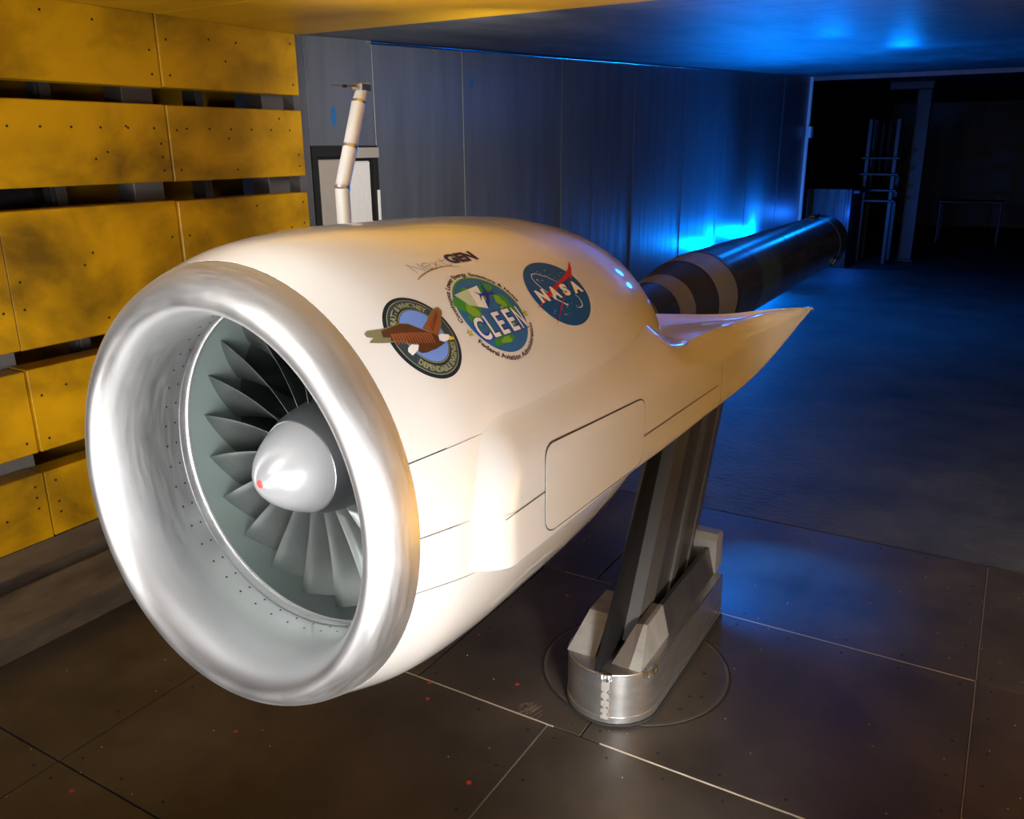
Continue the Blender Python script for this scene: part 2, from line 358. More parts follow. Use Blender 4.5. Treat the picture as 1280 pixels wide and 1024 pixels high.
# window recess with foam
win = empty('window_1', loc=(3.94, 3.45, 1.4)); tag(win, 'square black-framed opening in the grey wall packed with foam boards', kind='structure')
def wb(n, d, m, b=.002): 
    return box(n, tuple(v-q for v, q in zip(d, (3.94, 3.94, 3.45, 3.45, 1.4, 1.4))), m, win, b)
wb('frame', (3.655, 4.225, 3.44, 3.50, 1.80, 1.86), M['dark']); wb('frame', (3.655, 3.70, 3.44, 3.50, .95, 1.80), M['dark']); wb('frame', (4.185, 4.225, 3.44, 3.50, .95, 1.80), M['dark'])
wb('back_plate', (3.655, 4.225, 3.52, 3.55, .95, 1.86), M['dark'])
wb('foam_board', (3.71, 3.90, 3.446, 3.50, .95, 1.785), M['foamgrey'], .006)
wb('foam_board', (3.94, 4.165, 3.455, 3.49, .95, 1.772), M['foam'], .008)
wb('foam_edge', (4.20, 4.222, 3.432, 3.45, .95, 1.60), M['foam'], .003)
wb('bracket', (4.02, 4.22, 3.425, 3.445, 1.79, 1.85), M['foamgrey'], .003)
# ---- right wall (outside the frame, beside the camera; seen in the reflections)
wr = box('wall_right', (-1.75, 3.60, -1.75, -1.55, -.05, 2.5), M['yellow']); tag(wr, 'right wall of stacked yellow panels beside the camera', kind='structure')
for (z0, z1) in ZR:
    for i in range(6):
        box('wall_panel', (XS[i]+.0025, XS[i+1]-.0025, -1.37, -1.25, z0, z1), M['yellow'] if i > 2 else M['greybounce'], wr, .004)
for x in XS: box('wall_post', (x-.09, x+.07, -1.50, -1.38, 0, 2.41), M['post'], wr, .004)
wr2 = box('wall_right', (3.62, 16, -3.3, -3.2, -.5, 3.05), M['wallgrey']); tag(wr2, 'grey sheet metal right wall of the duct', kind='structure')
wr3 = box('wall_right', (3.55, 3.62, -3.3, -1.38, -.5, 2.6), M['wallgrey']); tag(wr3, 'short return wall where the yellow right wall meets the wider duct', kind='structure')
# ---- chamber beyond the duct
wf = box('wall_back', (29.8, 30, -7, 4.6, -.9, 4.2), M['eq']); tag(wf, 'nearly black back wall of the far chamber', kind='structure')
wl2 = box('wall_left', (16.1, 30, 3.9, 4.0, -.9, 4.2), M['eq']); tag(wl2, 'dark left wall of the far chamber beyond the duct', kind='structure')
c3 = box('ceiling', (16.05, 30, -7, 4.6, 3.0, 3.1), M['eq']); tag(c3, 'dark ceiling of the far chamber', kind='structure')

# ================================================================== FAR EQUIPMENT
def eqroot(n, loc, label, cat):
    e = empty(n, loc=loc); tag(e, label, cat); return e
def eb(root, n, d, m, bev=.01):
    L = root.location; return box(n, (d[0]-L.x, d[1]-L.x, d[2]-L.y, d[3]-L.y, d[4]-L.z, d[5]-L.z), m, root, bev)
cab = eqroot('equipment_cabinet', (17.5, 3.2, -.42), 'dark cabinet with vertical ribs right behind the duct end, glowing blue', 'cabinet')
eb(cab, 'body', (17.0, 18.2, 2.75, 3.85, -.42, 1.05), M['eq'])
for k in range(6): eb(cab, 'rib', (16.96, 17.0, 2.8+k*.18, 2.84+k*.18, -.42, 1.03), M['eq2'], .004)
eb(cab, 'top_rail', (16.9, 18.2, 2.6, 2.72, .98, 1.04), M['eq2'])
rk = eqroot('equipment_rack', (18.6, 2.5, -.45), 'dark open rack of rails and pipes beside the ribbed cabinet', 'rack')
for x in (18.3, 19.0):
    for y in (2.25, 2.75): eb(rk, 'upright', (x-.04, x+.04, y-.04, y+.04, -.45, 2.3), M['eq'])
for z in (.75, .95, 1.25, 1.55): eb(rk, 'shelf', (18.2, 19.1, 2.15, 2.85, z, z+.05), M['eq2'])
for k in range(5): tube('pipe', [(.0, -.3+.12*k, 1.75+.0*k), (.0, -.3+.12*k, 2.7)], .025, M['eq2'], rk, 8)
po = eqroot('steel_column', (19.2, 1.95, -.48), 'tall dark steel column left of the black far doorway', 'column')
eb(po, 'shaft', (19.1, 19.3, 1.82, 2.08, -.48, 2.85), M['eq2']); eb(po, 'flange', (19.05, 19.35, 1.78, 2.12, -.48, -.42), M['eq2']); eb(po, 'brace', (19.1, 19.5, 1.8, 2.6, 2.85, 3.0), M['eq2'])
bn = eqroot('workbench', (24, 1.1, -.52), 'faint dark table frame standing in the black far chamber', 'table')
eb(bn, 'top', (23.6, 24.4, .4, 1.8, .45, .5), M['eq'])
for x in (23.65, 24.35):
    for y in (.45, 1.75): eb(bn, 'leg', (x-.03, x+.03, y-.03, y+.03, -.52, .45), M['eq'])
# lamps
def lamp(loc, label):
    e = eqroot('wall_lamp', loc, label, 'lamp')
    box('base', (-.12, .12, -.12, .08, 0, .03), M['lamp'], e, .006)
    box('stand', (-.02, .02, -.06, -.02, .03, .62), M['lamp'], e, .004)
    box('housing', (-.08, .08, -.10, -.02, .62, .72), M['lamp'], e, .01)
    return e
lamp((12.9, 3.28, -.21), 'small wall-wash lamp on a stand in the duct, farther of two by the blue wall')
lamp((10.9, 3.28, -.166), 'small wall-wash lamp on a stand in the duct, nearer of two by the blue wall')
# ================================================================== ENGINE
P0 = Vector((.841, .9863, 1.3378)); ay, ap = .0196, -.0168
n = Vector((cos(ay), sin(ay), math.tan(ap))).normalized(); U = Vector((0, 0, 1)).cross(n).normalized(); V = n.cross(U)
AX = Matrix((n, U, V)).transposed().to_4x4(); AX.translation = P0
eng = empty('fan_engine_model', AX); tag(eng, 'white turbofan nacelle model with bare metal intake lip, emblems and pointed side pylon', 'engine')
KS = [-.05, 0, .08, .2, .35, .55, .75, .85, .95, 1.0]; KR = [.338, .3555, .379, .3905, .3915, .3893, .3795, .3685, .3515, .339]
def interp(x, X, Y):
    if x <= X[0]: return Y[0]
    if x >= X[-1]: return Y[-1]
    i = max(k for k in range(len(X)-1) if X[k] <= x)
    def sl(k):
        if k <= 0: return (Y[1]-Y[0])/(X[1]-X[0])
        if k >= len(X)-1: return (Y[-1]-Y[-2])/(X[-1]-X[-2])
        return (Y[k+1]-Y[k-1])/(X[k+1]-X[k-1])
    h = X[i+1]-X[i]; t = (x-X[i])/h; a, b = sl(i)*h, sl(i+1)*h; p, q = Y[i], Y[i+1]
    return (2*t**3-3*t**2+1)*p+(t**3-2*t**2+t)*a+(-2*t**3+3*t**2)*q+(t**3-t**2)*b
def RN(s): return interp(s, KS, KR)
def NP(s, deg, off=0):
    r = RN(s)+off; t = R_(deg); return Vector((s, -r*cos(t), r*sin(t)))
def dsh(deg, r=.353):
    t = R_(deg); return .044*(-r*cos(t))+.0185*r*sin(t)
def s0(deg): return -.004+dsh(deg)
GAP = .0010
def skin(name, sa, sb, t0, t1, m, ns, ntt):
    """panel of the nacelle skin with its edges turned in; sa may be 'lip'"""
    vs = []; fs = []; closed = (t1-t0) >= 360; n_ = ntt if closed else ntt+1
    rows = []
    for j in range(-1, ns+2):
        off = -.006 if j in (-1, ns+1) else 0; jj = min(max(j, 0), ns)
        row = []
        for i in (range(n_) if closed else range(-1, n_+1)):
            ii = min(max(i, 0), ntt); o2 = -.006 if (not closed and i in (-1, n_)) else 0
            d = t0+(t1-t0)*ii/ntt
            if not closed:
                if ii == 0: d += GAP/.39*57.3
                if ii == ntt: d -= GAP/.39*57.3
            a = (s0(d) if sa == 'lip' else sa)+GAP; b = sb-GAP
            s_ = a+(b-a)*jj/ns
            row.append(len(vs)); vs.append(NP(s_, d, min(off, o2)))
        rows.append(row)
    for A, B in zip(rows, rows[1:]):
        L = len(A)
        for i in range(L if closed else L-1): fs.append((A[i], A[(i+1) % L], B[(i+1) % L], B[i]))
    return mk(name, vs, fs, m, eng, autos=35)
skin('cowl_panel', 'lip', .63, 18.3, 347, M['white'], 40, 150)
skin('cowl_panel', 'lip', .63, 1.0, 18.3, M['white'], 40, 12)
skin('cowl_panel', 'lip', .63, -13, 1.0, M['white'], 40, 12)
skin('aft_cowl', .63, 1.0, 0, 360, M['white'], 24, 180)
rev('inner_shell', [(.03, .365)]+[(s_/20, RN(s_/20)-.0055) for s_ in range(1, 20)]+[(.985, .335)], M['groove'], eng, 120)
# nozzle inner wall
rev('nozzle_wall', [(1.0-.001, .3385), (1.0, .336), (.93, .334), (.8, .335), (.6, .32), (.35, .30)], M['duct'], eng, 120)
# intake lip
prof = [(0, None), (-.012, .3505), (-.03, .3435), (-.046, .334), (-.057, .3235), (-.0625, .312), (-.060, .300), (-.050, .291), (-.034, .284), (-.012, .279), (.015, .2765), (.045, .278), (.08, .2825), (.115, .288), (.145, .2925)]
def liplathe():
    vs = []; fs = []; seg = 180; P = []
    # densify
    pr = [(a, (.3545 if b is None else b)) for a, b in prof]
    for k in range(len(pr)-1):
        for q in range(4):
            t = q/4; p0, p1, p2, p3 = pr[max(k-1, 0)], pr[k], pr[k+1], pr[min(k+2, len(pr)-1)]
            P.append(tuple(.5*((2*p1[c])+(-p0[c]+p2[c])*t+(2*p0[c]-5*p1[c]+4*p2[c]-p3[c])*t*t+(-p0[c]+3*p1[c]-3*p2[c]+p3[c])*t**3) for c in (0, 1)))
    P.append(pr[-1])
    for j, (a, r) in enumerate(P):
        wgt = 1 if a < .02 else max(0, 1-(a-.02)/.12)
        for i in range(seg):
            d = 360*i/seg; rr = r
            blend = max(0, 1-j/14); rr = r+(RN(s0(d))-.3545)*blend
            t = R_(d); vs.append((-.004+a+dsh(d)*wgt, -rr*cos(t), rr*sin(t)))
    for j in range(len(P)-1):
        for i in range(seg): k = (i+1) % seg; fs.append((j*seg+i, j*seg+k, (j+1)*seg+k, (j+1)*seg+i))
    o = mk('intake_lip', vs, fs, M['lip'], eng, autos=60); o['label'] = 'bare brushed metal intake lip ring'
    return o
liplathe()
dl = rev('intake_screw_ring', [(.118, .2882), (.1195, .2876), (.121, .2889)], M['duct'], eng, 120)
sc = []
for k in range(46):
    t = 2*pi*k/46
    for s_, r in ((.085, .2828), (.108, .2866)):
        sc.append((s_, -(r-.0008)*cos(t), (r-.0008)*sin(t)))
vs = []; fs = []
for p in sc:
    b = len(vs); p = Vector(p); rr = Vector((0, -p.y, -p.z)).normalized(); tt = Vector((1, 0, 0)).cross(rr)
    for k in range(6): a = 2*pi*k/6; vs.append(p+(Vector((1, 0, 0))*cos(a)+tt*sin(a))*.0021)
    fs.append(tuple(range(b, b+6)))
o = mk('screw', vs, fs, M['dark'], eng); o['kind'] = 'stuff'
# fan case
rev('fan_case_edge', [(.139, .2925), (.1395, .290), (.143, .2895)], M['lip'], eng, 140)
rev('fan_case', [(.143, .2905), (.20, .293), (.27, .2935)], M['rubber'], eng, 140)
rev('rear_case', [(.27, .2935), (.45, .298), (.65, .32)], M['darkcase'], eng, 120)
# hub + spinner
rev('spinner', [(.031, .0), (.0315, .006), (.034, .014), (.040, .024), (.050, .036), (.065, .050), (.085, .0635), (.105, .074), (.120, .0795), (.121, .0788)], M['spin'], eng, 96, autos=50)
rev('spinner_tip', [(.0300, .0), (.0303, .0055), (.0325, .0078), (.0345, .008)], M['red'], eng, 32)['label'] = 'small red spot on the spinner nose'
rev('hub', [(.1205, .079), (.1215, .0815), (.135, .087), (.150, .092), (.166, .0955), (.20, .101), (.26, .106), (.45, .12)], M['hub'], eng, 96)
# blades
NB = 22
def blade_mesh():
    vs = []; fs = []; nr = 14; nc = 8
    for side in (0, 1):
        for j in range(nr+1):
            f = j/nr; r = .085+(.2925-.085)*f
            ch = .092+.040*f; st = R_(22+32*f)      # stagger from axial
            sweep = .012*sin(pi*f)-.0*f; lean = .02*f*f
            for i in range(nc+1):
                c = i/nc; x = (c-.5)*ch*cos(st)+.219+sweep; tl = (c-.5)*ch*sin(st)+.008*sin(pi*c)*(1-.4*f)
                th = .006*(1-.75*f)*sin(pi*min(max(c, .02), .98))**.6
                tl += th*(1 if side else -1)*.5 + lean
                a = tl/r; vs.append(Vector((x, -r*cos(a), r*sin(a))))
    N = (nr+1)*(nc+1)
    for sd in (0, 1):
        for j in range(nr):
            for i in range(nc):
                a = sd*N+j*(nc+1)+i; fs.append((a, a+1, a+nc+2, a+nc+1))
    for j in range(nr):
        for i in (0, nc):
            a = j*(nc+1)+i; fs.append((a, a+nc+1, a+N+nc+1, a+N))
    for i in range(nc): a = nr*(nc+1)+i; fs.append((a, a+1, a+N+1, a+N))
    return vs, fs
bv, bf = blade_mesh(); b0 = mk('fan_blade', bv, bf, M['blade'], eng, autos=50)
for k in range(1, NB):
    c = b0.copy(); COL.objects.link(c); c.parent = eng; c.rotation_euler = (2*pi*k/NB, 0, 0)
# guide vanes behind the fan
v0 = None
for k in range(24):
    if v0 is None:
        v0 = mk('guide_vane', [(.40, -.115, -.003), (.40, -.298, -.003), (.50, -.303, .012), (.50, -.115, .012), (.40, -.115, .001), (.40, -.298, .001), (.50, -.303, .016), (.50, -.115, .016)],
            [(0, 1, 2, 3), (4, 5, 6, 7), (0, 1, 5, 4), (1, 2, 6, 5), (2, 3, 7, 6), (3, 0, 4, 7)], M['darkcase'], eng)
    else:
        c = v0.copy(); COL.objects.link(c); c.parent = eng; c.rotation_euler = (2*pi*k/24, 0, 0)
rev('duct_bulkhead', [(.56, .10), (.561, .316)], M['darkcase'], eng, 64)
# core cowl
rev('core_cowl', [(.45, .12), (.6, .17), (.8, .205), (.95, .205), (1.15, .165), (1.28, .125), (1.285, .118), (1.2, .11)], M['white'], eng, 96)
# ---- side pylon
ST = [.07, .10, .16, .35, .6, .8, .92, 1.02, 1.12, 1.25, 1.4, 1.55, 1.75, 1.95, 2.15, 2.30, 2.42]
def L(tab, s): return interp(s, [a for a, _ in tab], [b for _, b in tab])
UF = [(.05, .414), (.35, .414), (.8, .413), (1.2, .412), (1.8, .412), (2.42, .409)]
VB = [(.06, -.078), (.1, -.086), (.16, -.090), (.6, -.094), (.8, -.102), (1.1, -.108), (1.5, -.115), (1.8, -.100), (2.1, -.072), (2.42, -.036)]
VR = [(.06, .10), (.35, .10), (.8, .095), (1.0, .090), (1.2, .084), (1.5, .064), (1.75, .045), (2.1, .006), (2.42, -.034)]   # ridge height
UR = [(.06, .378), (.8, .378), (.92, .376), (1.0, .375), (1.2, .377), (1.5, .385), (1.8, .392), (2.42, .4085)]                    # ridge u
VT = [(.06, .060), (.8, .055), (1.0, .035), (1.2, .016), (1.7, .012), (2.0, -.002), (2.42, -.035)]   # face top
UI = [(.06, .335), (.6, .33), (.8, .28), (.92, .20), (1.02, .13), (1.15, .16), (1.25, .205), (1.5, .315), (1.775, .366), (2.1, .392), (2.42, .4085)]
VI = [(.06, .185), (.6, .185), (.8, .175), (.92, .150), (1.02, .135), (1.25, .106), (1.5, .076), (1.775, .050), (2.1, .012), (2.42, -.033)]
def sstep(x, a, b): t = min(max((x-a)/(b-a), 0), 1); return t*t*(3-2*t)
NTOP = 26
def sec_front(s):
    """bulge that swells smoothly out of the cowl"""
    P = []; rn = RN(s); uf, vb = L(UF, s) if s > .2 else .414, L(VB, s)
    if s < .2: uf = .414
    v0 = .035; vt_ = .165
    for i in range(NTOP):
        v = vt_+(.100-vt_)*i/10 if i < 10 else .100+(vb+.010-.100)*(i-10)/15
        nac = math.sqrt(rn*rn-v*v)
        tgt = uf-5.6*max(0, v-v0)**2
        b = tgt-nac; h = .5*(b+math.sqrt(b*b+.00004))-.0012
        edge = sstep(s, .055+.6*max(0, v-.0)**1.3, .135+.6*max(0, v)**1.3)
        P.append((nac-.003*(1-edge)-.0025*max(0, (v-.135)/.03)+h*edge, v))
    nac = math.sqrt(rn*rn-vb*vb); e2 = sstep(s, .055, .135); u1 = P[-1][0]
    P += [(u1-.001, vb+.004), (u1-.0045, vb+.0005), (u1-.012, vb-.0015), (nac-.02, vb-.006), (.30, vb-.010)]
    return P
def sec_aft(s):
    uf, vb, vr, ur, vt, ui, vi = [L(T, s) for T in (UF, VB, VR, UR, VT, UI, VI)]
    mid = ((ui+ur)/2, (vi+vr)/2-(.008 if s < 2 else 0))
    ctl = [(ui, vi), mid, (ur-.012, vr+.0035), (ur, vr+.001), (ur+.007, vr-.006), (uf-.004, vt+.012 if s < 2.3 else vt+.001), (uf, vt-.004)]
    Q = []
    for a in range(len(ctl)-1):
        p0, p1, p2, p3 = ctl[max(a-1, 0)], ctl[a], ctl[a+1], ctl[min(a+2, len(ctl)-1)]
        for q in range(8):
            t = q/8; Q.append(tuple(.5*((2*p1[c])+(-p0[c]+p2[c])*t+(2*p0[c]-5*p1[c]+4*p2[c]-p3[c])*t*t+(-p0[c]+3*p1[c]-3*p2[c]+p3[c])*t**3) for c in (0, 1)))
    for f in range(8): Q.append((uf, vt-.004+(vb+.010-vt+.004)*f/8))
    Q.append((uf, vb+.010))
    def resamp(Q, n_):
        Lc = [0]
        for p, q in zip(Q, Q[1:]): Lc.append(Lc[-1]+math.hypot(q[0]-p[0], q[1]-p[1])+1e-6)
        P = []
        for i in range(n_):
            d = Lc[-1]*i/(n_-1); k = max(0, min(len(Lc)-2, next((j for j in range(len(Lc)-1) if Lc[j+1] >= d), len(Lc)-2)))
            t = (d-Lc[k])/(Lc[k+1]-Lc[k]); P.append(tuple(Q[k][c]+(Q[k+1][c]-Q[k][c])*t for c in (0, 1)))
        return P
    P = resamp(Q[:25], 11)[:-1]+resamp(Q[24:], 16)
    k = 1 if s < 2.2 else max(0, (2.42-s)/.22)
    P += [(uf-.001*k, vb+.004*k), (uf-.0045*k, vb+.0005), (uf-.012*k, vb), (uf-.03*k, vb), (ui+.01*k, vb+.002*k)]
    return P
def section(s):
    if s <= .84: return sec_front(s)
    if s >= 1.05: return sec_aft(s)
    A, B = sec_front(min(s, 1.0)), sec_aft(s); k = sstep(s, .84, 1.05)
    return [tuple(p[c]+(q[c]-p[c])*k for c in (0, 1)) for p, q in zip(A, B)]
SS = []
s_ = .05
while s_ < 2.42: SS.append(s_); s_ += .012 if s_ < .2 else .025
SS.append(2.42)
secs = [section(s) for s in SS]; NPt = len(secs[0])
vs = [Vector((s, -u, v)) for s, P in zip(SS, secs) for u, v in P]; fs = []
for j in range(len(SS)-1):
    for i in range(NPt): k = (i+1) % NPt; fs.append((j*NPt+i, j*NPt+k, (j+1)*NPt+k, (j+1)*NPt+i))
fs += [tuple(range(NPt)), tuple(range((len(SS)-1)*NPt, len(SS)*NPt))]
py = mk('side_pylon', vs, fs, M['white'], eng, autos=38); py['label'] = 'white pylon fairing along the near side, drawn out to a point'
# pylon seams & door (outer face is nearly the plane y=-uf)
def face_pt(s, v, off=.0006):
    k = 1-sstep(s, .84, 1.05)
    return Vector((s, -(L(UF, s)-5.6*max(0, v-.035)**2*k+off), v))
def ribbon(name, pts, w_, m, parent, off=.0006):
    vs = []; fs = []
    for i, (s, v) in enumerate(pts):
        a = pts[max(i-1, 0)]; b = pts[min(i+1, len(pts)-1)]; d = Vector((b[0]-a[0], b[1]-a[1])).normalized(); nn = Vector((-d.y, d.x))*w_/2
        vs += [face_pt(s+nn.x, v+nn.y, off), face_pt(s-nn.x, v-nn.y, off)]
    for i in range(len(pts)-1): a = 2*i; fs.append((a, a+1, a+3, a+2))
    return mk(name, vs, fs, m, parent)
def rrect(s0_, s1_, va0, vb0, va1, vb1, r, nseg=6):
    cs = [(s0_, va0, r, -r*.8, -1, -1), (s1_, va1, 0, 0, 1, -1), (s1_, vb1, 0, 0, 1, 1), (s0_, vb0, 0, 0, -1, 1)]
    out = []
    for q, (s, v, *_r, dx, dy) in enumerate(cs):
        cx, cy = s-dx*r, v-dy*r*.75
        a0_ = {(-1, -1): 180, (1, -1): 270, (1, 1): 0, (-1, 1): 90}[(dx, dy)]
        for k in range(nseg+1): t = R_(a0_+90*k/nseg); out.append((cx+r*cos(t), cy+r*.75*sin(t)))
    return out
door = rrect(.225, .655, -.074, .072, -.085, .052, .035)
ribbon('door_gap', door+[door[0], door[1]], .0022, M['groove'], eng, .0004)
bm = bmesh.new(); bm.faces.new([bm.verts.new(((s-.44)*.996+.44, (v+.01)*.984-.01, 0)) for s, v in door])
for q in range(6): bmesh.ops.bisect_plane(bm, geom=bm.verts[:]+bm.edges[:]+bm.faces[:], plane_co=(0, .03+.008*q, 0), plane_no=(0, 1, 0))
for q in range(8): bmesh.ops.bisect_plane(bm, geom=bm.verts[:]+bm.edges[:]+bm.faces[:], plane_co=(.27+.05*q, 0, 0), plane_no=(1, 0, 0))
r_ = bmesh.ops.extrude_face_region(bm, geom=bm.faces[:])
top_ = {v for v in r_['geom'] if isinstance(v, bmesh.types.BMVert)}
for v in bm.verts: v.co = face_pt(v.co.x, v.co.y, .0009 if v in top_ else -.002)
bmesh.ops.recalc_face_normals(bm, faces=bm.faces); me = bpy.data.meshes.new('access_door'); bm.to_mesh(me); bm.free()
link('access_door', me, M['white'], eng)['label'] = 'round-cornered access panel set in the pylon side'
ribbon('pylon_seam', [(.10+.025*k, .002+.001*k*0) for k in range(6)], .0016, M['groove'], eng)
ribbon('pylon_seam', [(.658+.04*k, -.032-.0012*k) for k in range(14)], .0020, M['groove'], eng)
ribbon('pylon_seam', [(1.205, .004), (1.212, -.05), (1.21, -.105)], .002, M['groove'], eng)
# ---- emblems: flat prints laid on the cowl
RM = .39
def surf(s, y, off): return NP(s, math.degrees(y/RM), off)
def lay(name, polys, m, parent, off):
    """polys: list of 2D polygons [(s,y)...]; map to the skin with fine cuts so they follow its curve"""
    bm = bmesh.new()
    for P in polys:
        try: bm.faces.new([bm.verts.new((x, y, 0)) for x, y in P])
        except Exception: pass
    return lay_bm(name, bm, m, parent, off)
def lay_bm(name, bm, m, parent, off):
    bmesh.ops.triangulate(bm, faces=bm.faces)
    ys = [v.co.y for v in bm.verts]; y = math.floor(min(ys)/.012)*.012
    while y < max(ys):
        bmesh.ops.bisect_plane(bm, geom=bm.verts[:]+bm.edges[:]+bm.faces[:], plane_co=(0, y, 0), plane_no=(0, 1, 0)); y += .012
    xs_ = [v.co.x for v in bm.verts]; x = math.floor(min(xs_)/.03)*.03
    while x < max(xs_):
        bmesh.ops.bisect_plane(bm, geom=bm.verts[:]+bm.edges[:]+bm.faces[:], plane_co=(x, 0, 0), plane_no=(1, 0, 0)); x += .03
    for v in bm.verts: v.co = surf(v.co.x, v.co.y, off)
    me = bpy.data.meshes.new(name); bm.to_mesh(me); bm.free(); return link(name, me, m, parent, True)
def ell(cx, cy, rx, ry, n_=64): return [(cx+rx*cos(2*pi*k/n_), cy+ry*sin(2*pi*k/n_)) for k in range(n_)]
def ring(cx, cy, rx, ry, w_, n_=64, a0=0, a1=360):
    out = []
    for k in range(n_):
        t0, t1 = R_(a0+(a1-a0)*k/n_), R_(a0+(a1-a0)*(k+1)/n_)
        out.append([(cx+(rx-w_)*cos(t0), cy+(ry-w_)*sin(t0)), (cx+rx*cos(t0), cy+ry*sin(t0)), (cx+rx*cos(t1), cy+ry*sin(t1)), (cx+(rx-w_)*cos(t1), cy+(ry-w_)*sin(t1))])
    return out
def stroke(pts, w_):
    out = []
    for i in range(len(pts)-1):
        w0 = w_[i] if isinstance(w_, (list, tuple)) else w_; w1 = w_[i+1] if isinstance(w_, (list, tuple)) else w_
        a, b = Vector(pts[i]), Vector(pts[i+1]); d = (b-a).normalized(); q = Vector((-d.y, d.x))
        out.append([tuple(a+q*w0/2), tuple(b+q*w1/2), tuple(b-q*w1/2), tuple(a-q*w0/2)])
    return out
def text_bm(txt, size=1, bold=0, shear=0, spacing=1):
    c = bpy.data.curves.new('t', 'FONT'); c.body = txt; c.size = size; c.offset = bold; c.shear = shear; c.space_character = spacing; c.resolution_u = 3
    o = bpy.data.objects.new('t', c); COL.objects.link(o); bpy.context.view_layer.update()
    dg = bpy.context.evaluated_depsgraph_get(); me = bpy.data.meshes.new_from_object(o.evaluated_get(dg), depsgraph=dg)
    bpy.data.objects.remove(o); bpy.data.curves.remove(c)
    bm = bmesh.new(); bm.from_mesh(me); bpy.data.meshes.remove(me); return bm
def text_box(name, txt, x0, x1, y0, y1, m, parent, off, bold=0, shear=0):
    bm = text_bm(txt, 1, bold, shear); X = [v.co.x for v in bm.verts]; Y = [v.co.y for v in bm.verts]
    a, b, c, d = min(X), max(X), min(Y), max(Y)
    for v in bm.verts: v.co = Vector((x0+(v.co.x-a)/(b-a)*(x1-x0), y0+(v.co.y-c)/(d-c)*(y1-y0), 0))
    return lay_bm(name, bm, m, parent, off)
def text_arc(name, txt, cx, cy, rx, ry, h, a0, a1, m, parent, off, bold=.0, bottom=False):
    """text spread between angles a0..a1 (deg) on an ellipse; top arcs run clockwise, bottom arcs counter-clockwise"""
    bm = text_bm(txt, 1, bold); X = [v.co.x for v in bm.verts]; a, b = min(X), max(X)
    for v in bm.verts:
        f = (v.co.x-a)/(b-a); t = R_(a0+(a1-a0)*f); hh = v.co.y*h/.7
        rr = hh if not bottom else -hh
        v.co = Vector((cx+(rx+rr)*cos(t), cy+(ry+rr)*sin(t), 0))
    return lay_bm(name, bm, m, parent, off)
O1, O2, O3, O4, O5 = .0004, .0007, .0010, .0013, .0016
# eagle emblem
em = lay('oval_emblem', [ell(.0995, .2895, .0592, .0722)], M['ink_navy'], eng, O1); em['label'] = 'dark oval emblem with a flying eagle'
lay('rim_line', ring(.0995, .2895, .0535, .0662, .0012), M['ink_olive'], em, O2)
lay('rim_band', ring(.0995, .2895, .0520, .0645, .014), M['ink_slate'], em, O2)
lay('rim_line', ring(.0995, .2895, .0375, .0478, .0012), M['ink_olive'], em, O3)
lay('sky', [ell(.0995, .2895, .0355, .0455)], M['ink_sky'], em, O3)
text_arc('lettering', 'PRATT & WHITNEY', .0995, .2895, .0395, .0515, .0088, 152, 38, M['ink_olive'], em, O3, .03)
text_arc('lettering', 'DEPENDABLE ENGINES', .0995, .2895, .0490, .0615, .0088, 215, 335, M['ink_olive'], em, O3, .03, True)
W1 = [(.0162,.3287),(.0228,.3313),(.0424,.3239),(.061,.3217),(.0725,.3212),(.0858,.3152),(.0944,.3064),(.102,.2992),(.112,.2892),(.1209,.2808),(.1157,.2723),(.0916,.2751),(.0766,.28),(.0666,.2833),(.0595,.2921),(.0519,.2957),(.0405,.299),(.0295,.304),(.0142,.3126),(.0180,.3150),(.0241,.317),(.0164,.3226)]
lay('wing', [W1], M['ink_tip'], em, O4)
lay('wing_feathers', [[(.040,.3215),(.061,.3200),(.0725,.3195),(.0850,.3140),(.094,.305),(.102,.298),(.112,.288),(.119,.280),(.115,.274),(.092,.2765),(.077,.2815),(.067,.2850),(.060,.2930),(.052,.2970),(.042,.3010),(.046,.3060),(.036,.3110)]], M['ink_brown'], em, O5)
ft = []
for k in range(15):
    f = k/14; x = .050+.060*f; y = .3040-.020*f
    ft += stroke([(x, y+.006), (x-.004, y-.012)], [.0036, .0018])
lay('feather_strokes', ft, M['ink_rust'], em, .0019)
W2 = [(.1031,.3005),(.1214,.3091),(.1302,.3153),(.1453,.3214),(.1546,.3242),(.1633,.3242),(.1645,.3174),(.1596,.3113),(.1484,.304),(.1446,.2978),(.1301,.2865),(.1209,.2808),(.112,.2892)]
lay('wing', [W2], M['ink_tip'], em, O4)
lay('wing_feathers', [[(.105,.3000),(.122,.3080),(.131,.3140),(.145,.3195),(.155,.3215),(.159,.3190),(.156,.3110),(.147,.304),(.143,.2975),(.130,.2875),(.1215,.2815),(.113,.2895)]], M['ink_rust'], em, O5)
lay('feather_strokes', sum([stroke([(.118+.005*k, .290+.0035*k), (.122+.0058*k, .304+.0028*k)], [.0018, .0010]) for k in range(6)], []), M['ink_brown'], em, .0019)
lay('eagle_body', [[(.0766,.28),(.112,.2892),(.122,.2791),(.1157,.2723),(.1262,.2673),(.1164,.2654),(.1026,.2634),(.0826,.2634),(.0731,.2655),(.0693,.2722)]], M['ink_brown'], em, .0019)
lay('eagle_tail', [[(.0666,.2833),(.0771,.2786),(.0707,.2717),(.0574,.2674),(.0547,.2756),(.0583,.2807)]], M['ink_white'], em, .0021)
lay('eagle_head', [[(.1209,.2808),(.1282,.2819),(.1411,.2771),(.1416,.2727),(.1369,.2693),(.1235,.269),(.1177,.2743)]], M['ink_white'], em, .0021)
lay('eagle_beak', [[(.1413,.2746),(.147,.2702),(.1462,.2669),(.1374,.268),(.1346,.2695)]], M['ink_beak'], em, .0023)
